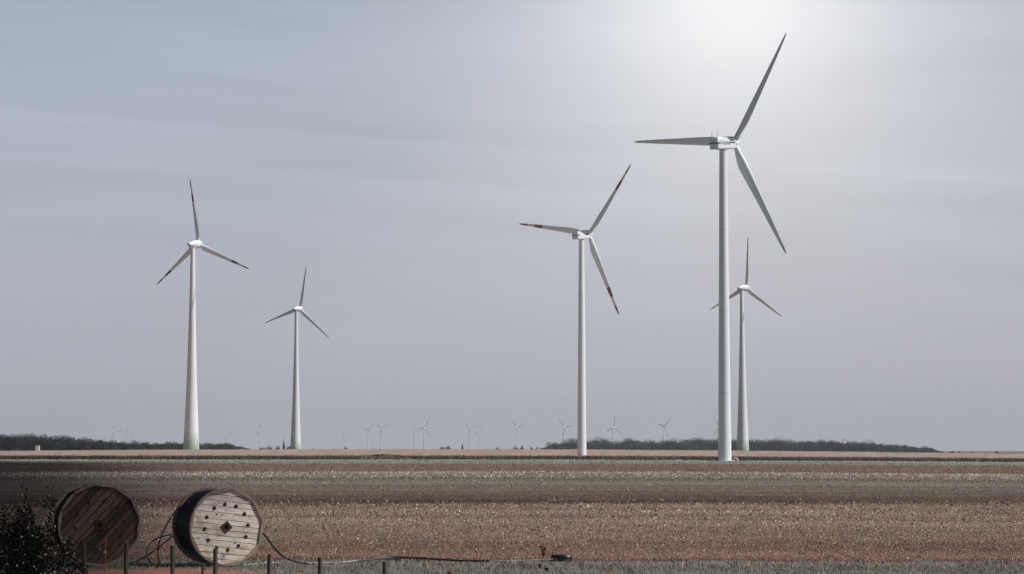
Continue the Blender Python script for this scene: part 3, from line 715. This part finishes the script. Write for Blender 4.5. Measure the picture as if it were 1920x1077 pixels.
# details by the biggest turbine: curved pale duct and dark bushes
b = at(1379, 861, 850); b.z = float(zf(b.x, b.y)); m = MB()
m.tube([(b.x-.9, b.y, b.z-.1), (b.x-.6, b.y, b.z+.8), (b.x+.1, b.y, b.z+1.0), (b.x+.9, b.y, b.z+.3), (b.x+1.2, b.y, b.z-.15)], .22, 8)
tag(m.build('cable_duct', M['seam']), 'short curved pale grey duct at the right foot of the biggest tower', 'duct')
def bush(px, pyb, D, wpx, hpx, label, col=(.05, .06, .042), nl=500, name='field_bush', cat='bush'):
    p = at(px, pyb, D); p.z = float(zf(p.x, p.y)); r = empty(name, p); tag(r, label, cat)
    w = wpx/F*D*.5; h = hpx/F*D
    V, Fc, T = crown(nl, (0, 0, h*.5), (w, w*.5, h*.5), max(.06, h*.16), col, int(px*3)); np_mesh('foliage', V, Fc, M['tree'], T, parent=r)
    t = MB()
    for k in range(5): a = k*1.25; t.tube([(0, 0, -.02), (math.cos(a)*w*.5, math.sin(a)*w*.3, h*.7)], .01*D/80, 5)
    t.build('stem', M['bark'], r)
bush(1328, 864, 835, 26, 6, 'flat dark bush on the pale strip left of the biggest tower')
bush(1344, 865, 838, 12, 3.5, 'low brownish weed clump between the flat bush and the biggest tower', (.10, .07, .05))
bush(1392, 866, 836, 30, 3.2, 'low brown weeds right of the foot of the biggest tower', (.13, .085, .065))
bush(1018, 1047, 78.5, 12, 32, 'tall dark thin weed left of the black cable coil', (.07, .06, .05), 32, 'weed', 'weed')
bush(1012, 1064, 71.7, 9, 9, 'small dark weed in the grass below the black cable coil', (.02, .022, .02), 60, 'weed', 'weed')
bush(1024, 1070, 70.3, 9, 7, 'small dark weed lowest in the grass below the black cable coil', (.025, .022, .02), 60, 'weed', 'weed')

# ------------------------------------------------------------------ pale cabinet before the left wood
p = at(70.5, 846, 1322); p.z = float(zf(p.x, p.y)) + CROP_H - .4; cab = empty('cabinet', p); tag(cab, 'small cream cabinet standing at the field edge before the left wood', 'cabinet')
m = MB(); m.box((0, 0, 1.5), (1.0, .8, 1.5)); m.build('body', M['cabinet'], cab)
m = MB(); m.box((0, 0, 3.08), (1.12, .92, .08)); m.build('roof', M['seam'], cab)
m = MB(); m.box((.15, -.81, 1.3), (.42, .012, .95)); m.build('door', M['paper'], cab)

# ------------------------------------------------------------------ cable drums
def cable_drum(name, label, cen, R, phi, width, prot, nside, planks, fm, rm, plankw, poly_off, loose, sticker=False, cable_r=.92):
    """front face centre at cen, facing -Y locally; phi turns the face to the right"""
    root = empty(name, (cen[0], cen[1], 0), phi); tag(root, label, 'cable drum', 'wooden cable drums behind the fence')
    zc = cen[2]; rot = Matrix.Rotation(R_(prot), 4, 'Y')
    def flange(y0, y1, seed):
        rr = random.Random(seed); mb = MB(); v = -R*.965
        while v < R*.96:
            w = plankw*rr.uniform(.85, 1.15); b = min(v+w-(.014 if sticker else .022), R*.965); pts = []
            if b - v > .02:
                st = [v+(b-v)*k/4 for k in range(5)]; var = .16 if sticker else .5
                right = [(math.sqrt(max(R*R*.93-s*s, 0)), s) for s in st]; left = [(-x, s) for x, s in reversed(right)]
                poly = right+left; n = len(poly); g_ = rr.uniform(1-var, 1+var*.8); tn = (g_, g_*rr.uniform(.94, 1.0), g_*rr.uniform(.9, 1.0)); dy = rr.uniform(-.003, .003)
                mb.loft([[(x, y0+dy, s) for x, s in poly], [(x, y1, s) for x, s in poly]], 0, True, tn)
            v += w
        bk = (y1, y1+.012) if y0 < width/2 else (y0-.012, y0)
        mb.loft([[(R*.96*math.cos(q*math.pi/24), y, R*.96*math.sin(q*math.pi/24)) for q in range(48)] for y in bk], 0, True, (.12, .10, .09))
        o = mb.build('flange', fm, root); o.matrix_local = Matrix.Translation((0, 0, zc)) @ rot; return o
    def rim(y0, y1, seed):
        rr = random.Random(seed); mb = MB(); step = 2*math.pi/nside
        for k in range(nside):
            a0 = poly_off + k*step; a1 = a0+step-.012; ri = R*.965; g_ = rr.uniform(.8, 1.15); ro = R*rr.uniform(.992, 1.004)
            inner0 = Vector((ri*math.cos(a0), ri*math.sin(a0))); inner1 = Vector((ri*math.cos(a1), ri*math.sin(a1)))
            outer = [(ro*math.cos(a0+(a1-a0)*q/8), ro*math.sin(a0+(a1-a0)*q/8)) for q in range(9)]
            inn = [tuple(inner1.lerp(inner0, q/8)) for q in range(9)]
            poly = outer+inn
            mb.loft([[(x, y0, s) for x, s in poly], [(x, y1, s) for x, s in poly]], 0, True, (g_, g_*.97, g_*.95))
        o = mb.build('rim', rm, root); o.location = (0, 0, zc); return o
    flange(.048, .10, 1); flange(width-.10, width-.048, 2)
    rim(-.0, .115, 3); rim(width-.115, width, 4)
    # cable winding
    mb = MB(); n = 48; rings = []; steps = 36
    for i in range(steps*2+1):
        y = .118 + (width-.236)*i/(steps*2); rr = R*cable_r + (.016 if i % 2 else 0)
        rings.append([(rr*math.cos(2*math.pi*j/n), y, rr*math.sin(2*math.pi*j/n)) for j in range(n)])
    mb.loft(rings); o = mb.build('cable_winding', M['cable'], root, False); o.location = (0, 0, zc)
    # hub plate and bolts
    mb = MB(); s = .165*R; o4 = [(s*math.cos(R_(k*90)), s*math.sin(R_(k*90))) for k in range(4)]
    mb.loft([[(x, .028, z) for x, z in o4], [(x, .049, z) for x, z in o4]]); o = mb.build('hub_plate', M['rust'], root); o.matrix_local = Matrix.Translation((0, 0, zc)) @ rot
    mb = MB(); mb.loft([[(.058*R*math.cos(a*.3927), y, .058*R*math.sin(a*.3927)) for a in range(16)] for y in (.024, .04)])
    q = mb.build('axle_hole', M['black'], o)
    for k in range(12 if sticker else 10):
        a = R_(4+30*k) if sticker else R_(8+36*k); mb = MB(); rr = .042*R if not sticker else .050*R
        mb.loft([[(rr*math.cos(t*.628), y, rr*math.sin(t*.628)) for t in range(10)] for y in (.037, .050)])
        mb.loft([[(rr*.45*math.cos(t*1.0472), y, rr*.45*math.sin(t*1.0472)) for t in range(6)] for y in (.018, .037)])
        q = mb.build('bolt', M['rust'], root); q.location = (.59*R*math.cos(a), 0, zc+.59*R*math.sin(a))
    if sticker:
        mb = MB(); mb.box((-.66*R, .044, zc-.30*R), (.055, .003, .028)); mb.build('sticker', M['paper'], root)
        mb = MB()
        for pts in ([(-.10, .66), (-.04, .82), (-.16, .80)], [(-.02, .70), (-.12, .86), (-.03, .88)], [(.04, .66), (-.06, .74), (-.2, .85)]):
            mb.tube([(x*R, .044, zc-z*R) for x, z in pts], .006, 4)
        mb.build('paint_mark', M['blue'], root)
        for hx, hz in ((-.27, .33), (.24, -.42)):
            mb = MB(); mb.loft([[(hx*R+.022*math.cos(t*.785), y, zc+hz*R+.022*math.sin(t*.785)) for t in range(8)] for y in (.040, .050)]); mb.build('drilled_hole', M['black'], root)
    inv = (Matrix.Translation(root.location) @ Matrix.Rotation(phi, 4, 'Z')).inverted()
    for pts, rad in loose:
        mb = MB(); mb.tube([inv @ at(*q) for q in pts], rad, 8, smooth=6); mb.build('loose_cable', M['cable'], root, True)
    return root
D2 = 73.0
cable_drum('cable_drum', 'pale sunlit wooden cable drum wound with black cable, planks nearly level', tuple(at(425.5, 988.5, D2)), 1.10, R_(25), 1.68, 6.5, 10, 0, M['palewood'], M['palerim'], .165, R_(82), [
    ([(386, 928, 73.6), (360, 938, 73.8), (332, 956, 73.8), (312, 985, 73.6), (299, 1015, 73.4), (296, 1040, 73.2), (299, 1059, 73)], .022),
    ([(322, 1002, 74.5), (300, 1008, 74.3), (283, 1018, 74), (275, 1035, 73.6), (279, 1050, 73.2), (290, 1060, 73)], .020),
    ([(323, 1006, 74.6), (296, 1028, 74.3), (275, 1042, 74), (258, 1052, 73.8), (236, 1059, 73.2)], .022),
    ([(490, 998, 73.9), (500, 1008, 73.9), (516, 1030, 73.8), (532, 1044, 73.7), (550, 1052, 73.9), (566, 1056.5, 74.4), (580, 1058.3, 74.2)], .030),
    ], True)
cable_drum('cable_drum', 'dark weathered wooden cable drum with slanting planks beside the black shrub', tuple(at(187, 984.8, 73.0)), 1.17, R_(17), 1.75, -47, 12, 0, M['oldwood'], M['oldrim'], .17, R_(9), [], cable_r=.62)

# ------------------------------------------------------------------ fence
posts = [(157, 1018, 66.2), (237, 1018, 66.0), (323.5, 1023, 64.6), (404, 1029, 62.3), (506, 1039, 59.2), (601, 1045, 57.3), (722, 1053, 55.1), (844, 1072, 50.6)]
extra = [(-20, 1014, 67.5), (70, 1016, 67.0), (985, 1086, 47.5)]
fr = empty('wire_fence', (at(404, 1029, 62.3).x, 62.3, 0)); tag(fr, 'wire mesh fence on round wooden posts in front of the drums', 'fence')
allp = extra[:2] + posts + extra[2:]
W3 = []
for px, py, D in allp:
    p = at(px, py, D); m = MB(); q = p - fr.location; rr = .055
    m.tube([(q.x, q.y, -.3), (q.x+random.uniform(-.01, .01), q.y, p.z*.5), (q.x, q.y, p.z-.008), (q.x, q.y, p.z)], lambda t: rr if t < .98 else rr*.8, 10, smooth=0)
    m.build('post', M['postwood'], fr, True); W3.append((q.x, q.y-.055, min(p.z-.04, .85)))
m = MB()
for (x0, y0, z0), (x1, y1, z1) in zip(W3, W3[1:]):
    n = max(2, int(math.hypot(x1-x0, y1-y0)/.075))
    for k in range(n):
        t = k/n; x = x0+(x1-x0)*t; y = y0+(y1-y0)*t; z = z0+(z1-z0)*t
        m.box((x, y, z/2), (.0014, .0014, z/2))
    for k in range(7):
        f = .02+k*.16; m.tube([(x0, y0, z0*f), (x1, y1, z1*f)], .0016, 3, smooth=0)
m.build('wire_mesh', M['wire'], fr)

# orange stakes and leaning post
def stake(px, y0, y1, D, label, tags=False):
    a = at(px, y0, D); r = empty('marker_stake', (a.x, D, 0)); tag(r, label, 'stake')
    m = MB(); m.tube([(0, 0, -.1), (0, 0, a.z)], .013, 8, smooth=0); m.build('pole', M['orange'], r, True)
    if tags:
        m = MB(); m.tube([(0, -.01, a.z-.04), (0, -.01, a.z+.02), (0, -.01, a.z+.035)], lambda t: .03 if t < .9 else .015, 8, smooth=0); m.build('cap', M['orange'], r)
        m = MB(); m.box((.0, -.03, a.z-.33), (.035, .006, .03), rot=Matrix.Rotation(.5, 3, 'Y')); m.box((-.15, -.02, a.z-.24), (.008, .006, .045)); m.build('tag', M['paper'], r)
stake(198, 1013, 1062, 71.0, 'thin orange stake with red cap and white tag before the dark drum', True)
stake(290.5, 1019, 1060, 72.0, 'plain bright orange stake left of the pale drum')
a = at(382, 1058, 66); m = MB(); m.tube([(a.x-.06, 66, -.15), (a.x, 66, a.z)], .04, 10, smooth=0)
tag(m.build('short_post', M['postwood'], None, True), 'short leaning brown wooden post at the lower left foot of the pale drum', 'post')

# ------------------------------------------------------------------ hoses and pipes on the field edge
def ground_line(name, pts, r, mt, label, cat):
    m = MB(); m.tube([(at(px, py, 75).x/75*d, d, h) for px, py, d, h in pts], r, 8, smooth=5); tag(m.build(name, mt, None, True), label, cat)
ground_line('black_hose', [(690, 0, 76.2, .06), (720, 0, 76.6, .09), (750, 0, 76.8, .10), (800, 0, 76.6, .08), (840, 0, 76.3, .05), (880, 0, 76.1, .03), (918, 0, 75.9, .03)], .035, M['cable'], 'black hose lying along the field edge right of the fence', 'hose')
ground_line('grey_pipe', [(664, 0, 75.6, .05), (700, 0, 75.9, .08), (732, 0, 76.1, .10), (755, 0, 76.0, .06)], .030, M['pipe'], 'blue-grey shiny pipe lying over the black hose', 'pipe')
ground_line('pale_pipe', [(580, 0, 74.6, .03), (620, 0, 74.9, .03), (652, 0, 75.1, .045), (672, 0, 75.4, .07)], .018, M['palepipe'], 'thin pale pipe at the field edge between two fence posts', 'pipe')
ground_line('pale_pipe', [(463, 0, 73.4, .03), (485, 0, 73.8, .04), (514, 0, 74.2, .07), (530, 0, 74.6, .03)], .016, M['palepipe'], 'thin whitish pipe at the right foot of the pale drum', 'pipe')
ground_line('pale_pipe', [(930, 0, 76.3, .02), (975, 0, 76.4, .03), (1005, 0, 76.5, .04), (1036, 0, 76.5, .06)], .018, M['palepipe'], 'thin pale pipe leading to the black cable coil', 'pipe')
c = at(1052, 1047, 76.6); m = MB()
for k in range(6):
    rr = .33-.012*k; m.tube([(c.x + rr*math.cos(a*.5236)*1.0, 76.7+rr*.6*math.sin(a*.5236), .03+.026*k + .035*math.sin(a*.5236+k)+.02*math.cos(a*.5236)) for a in range(13)], .026, 8, smooth=3)
tag(m.build('cable_coil', M['cable'], None, True), 'coil of black cable lying on the field edge right of centre', 'cable coil')

# ------------------------------------------------------------------ dark shrub, lower left
p = at(42, 1065, 63.5); sh = empty('dark_shrub', (p.x, 63.5, 0)); tag(sh, 'almost black leafy shrub with pale specks at the lower left corner', 'shrub')
st = MB(); pts = []; rgs = random.Random(5)
for k in range(46):
    a = rgs.uniform(0, 6.28); sp_ = rgs.uniform(.1, 1.35); tipx = math.cos(a)*sp_; tipy = math.sin(a)*sp_*.7
    top = rgs.uniform(1.25, 1.95)*(1-.42*(max(0, tipx)/1.35)**1.5)
    if k == 3: tipx, tipy, top = .08, -.1, 2.42
    if k == 4: tipx, tipy, top = .62, 0, 2.36
    if k == 5: tipx, tipy, top = .75, .2, 2.1
    P0 = Vector((tipx*.15, tipy*.15, 0)); P2 = Vector((tipx, tipy, top)); P1 = P0.lerp(P2, .5)+Vector((tipx*.12, 0, .15))
    st.tube([P0, P1, P2], lambda t: .014*(1-.75*t), 5, smooth=3)
    n = 210 if k not in (3, 4, 5) else 150
    for q in range(n):
        t = rgs.random()**.7; c_ = P0.lerp(P1, t*2) if t < .5 else P1.lerp(P2, t*2-1); s_ = .26*(1.15-t) if k not in (3, 4, 5) or t < .75 else .05
        pts.append((c_.x+rgs.gauss(0, s_), c_.y+rgs.gauss(0, s_), abs(c_.z+rgs.gauss(0, s_*.8))))
for q in range(5200):
    a = rgs.uniform(0, 6.28); rr = 1.6*math.sqrt(rgs.random()); pts.append((math.cos(a)*rr, math.sin(a)*rr*.7, rgs.uniform(0, 1.35*(1-(rr/2.0)**2))))
pts = np.array(pts); V, Fc = leaf_quads(pts, np.where(rng.random(len(pts)) < .3, rng.uniform(.02, .04, len(pts)), rng.uniform(.035, .08, len(pts))))
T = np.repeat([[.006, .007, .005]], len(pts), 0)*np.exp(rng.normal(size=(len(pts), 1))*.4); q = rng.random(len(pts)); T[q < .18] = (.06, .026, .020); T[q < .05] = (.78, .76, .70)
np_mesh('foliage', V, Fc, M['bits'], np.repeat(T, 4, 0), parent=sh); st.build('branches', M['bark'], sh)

# ------------------------------------------------------------------ unseen puffy sheet added out of view to darken the near left fields
HC = 340.0; off = Vector((sd.x/sd.z*HC, sd.y/sd.z*HC, 0))
eys = np.concatenate([np.linspace(30, 130, 26), np.linspace(140, 880, 50)])
rows = []; nc = 44
for y in eys:
    xe = -14.0 - (y-72)*.090 + .4*math.sin(y*.11) + .006*(y-72)*math.sin(y*.031) if y > 72 else -14.0 + (72-y)*.13
    xl = -260 - 30*math.sin(y*.01); taper = 1 if y < 800 else max(0, 1-((y-800)/85)**2)**.5
    rows.append([(xe + (xl-xe)*taper*(j/(nc-1))**2.6, y) for j in range(nc)])
def cl(x, y, j, top):
    e = min(j/3.0, (nc-1-j)/3.0, 1)**.6
    h = 9*e + e*10*abs(math.sin(x*.05+y*.03))*abs(math.cos(y*.045)) + (e*random.uniform(-1.5, 1.5))
    return h if top else -5*e
V = []; AL = []
for top in (1, 0):
    for rw in rows:
        for j, (x, y) in enumerate(rw):
            V.append((x+off.x, y+off.y, HC + cl(x, y, j, top))); wd_ = 1.1 + max(0, y-72)*.11
            a_ = min(1, max(0, (rw[0][0]-x)/wd_))*min(1, max(0, (870-y)/260)); a_ = a_*a_*(3-2*a_)*.90*(.92+.08*math.sin(x*.2+y*.05)); AL.append((a_,)*3)
nr = len(rows); Fc = grid_faces(nr, nc); Fc = np.concatenate([Fc, Fc[:, ::-1]+nr*nc])
shade_blocker = np_mesh('shade_blocker', V, Fc, M['shade_blocker'], np.array(AL), smooth=True); tag(shade_blocker, kind='structure')

# ------------------------------------------------------------------ air
hz = MB(); hz.box((0, 8300, 126), (8000, 8700, 134))   # x +-8 km, y -400..17000, z -8..260
hm = bpy.data.materials.new('haze_air'); hm.use_nodes = True; t = hm.node_tree; t.nodes.clear()
pv = N(t, 'ShaderNodeVolumePrincipled'); pv.inputs['Color'].default_value = (.90, .93, 1.0, 1); pv.inputs['Density'].default_value = 0.85e-4; pv.inputs['Anisotropy'].default_value = 0.0
om = N(t, 'ShaderNodeOutputMaterial'); L(t, pv.outputs[0], om.inputs['Volume'])
ho = hz.build('haze', hm); tag(ho, kind='stuff')
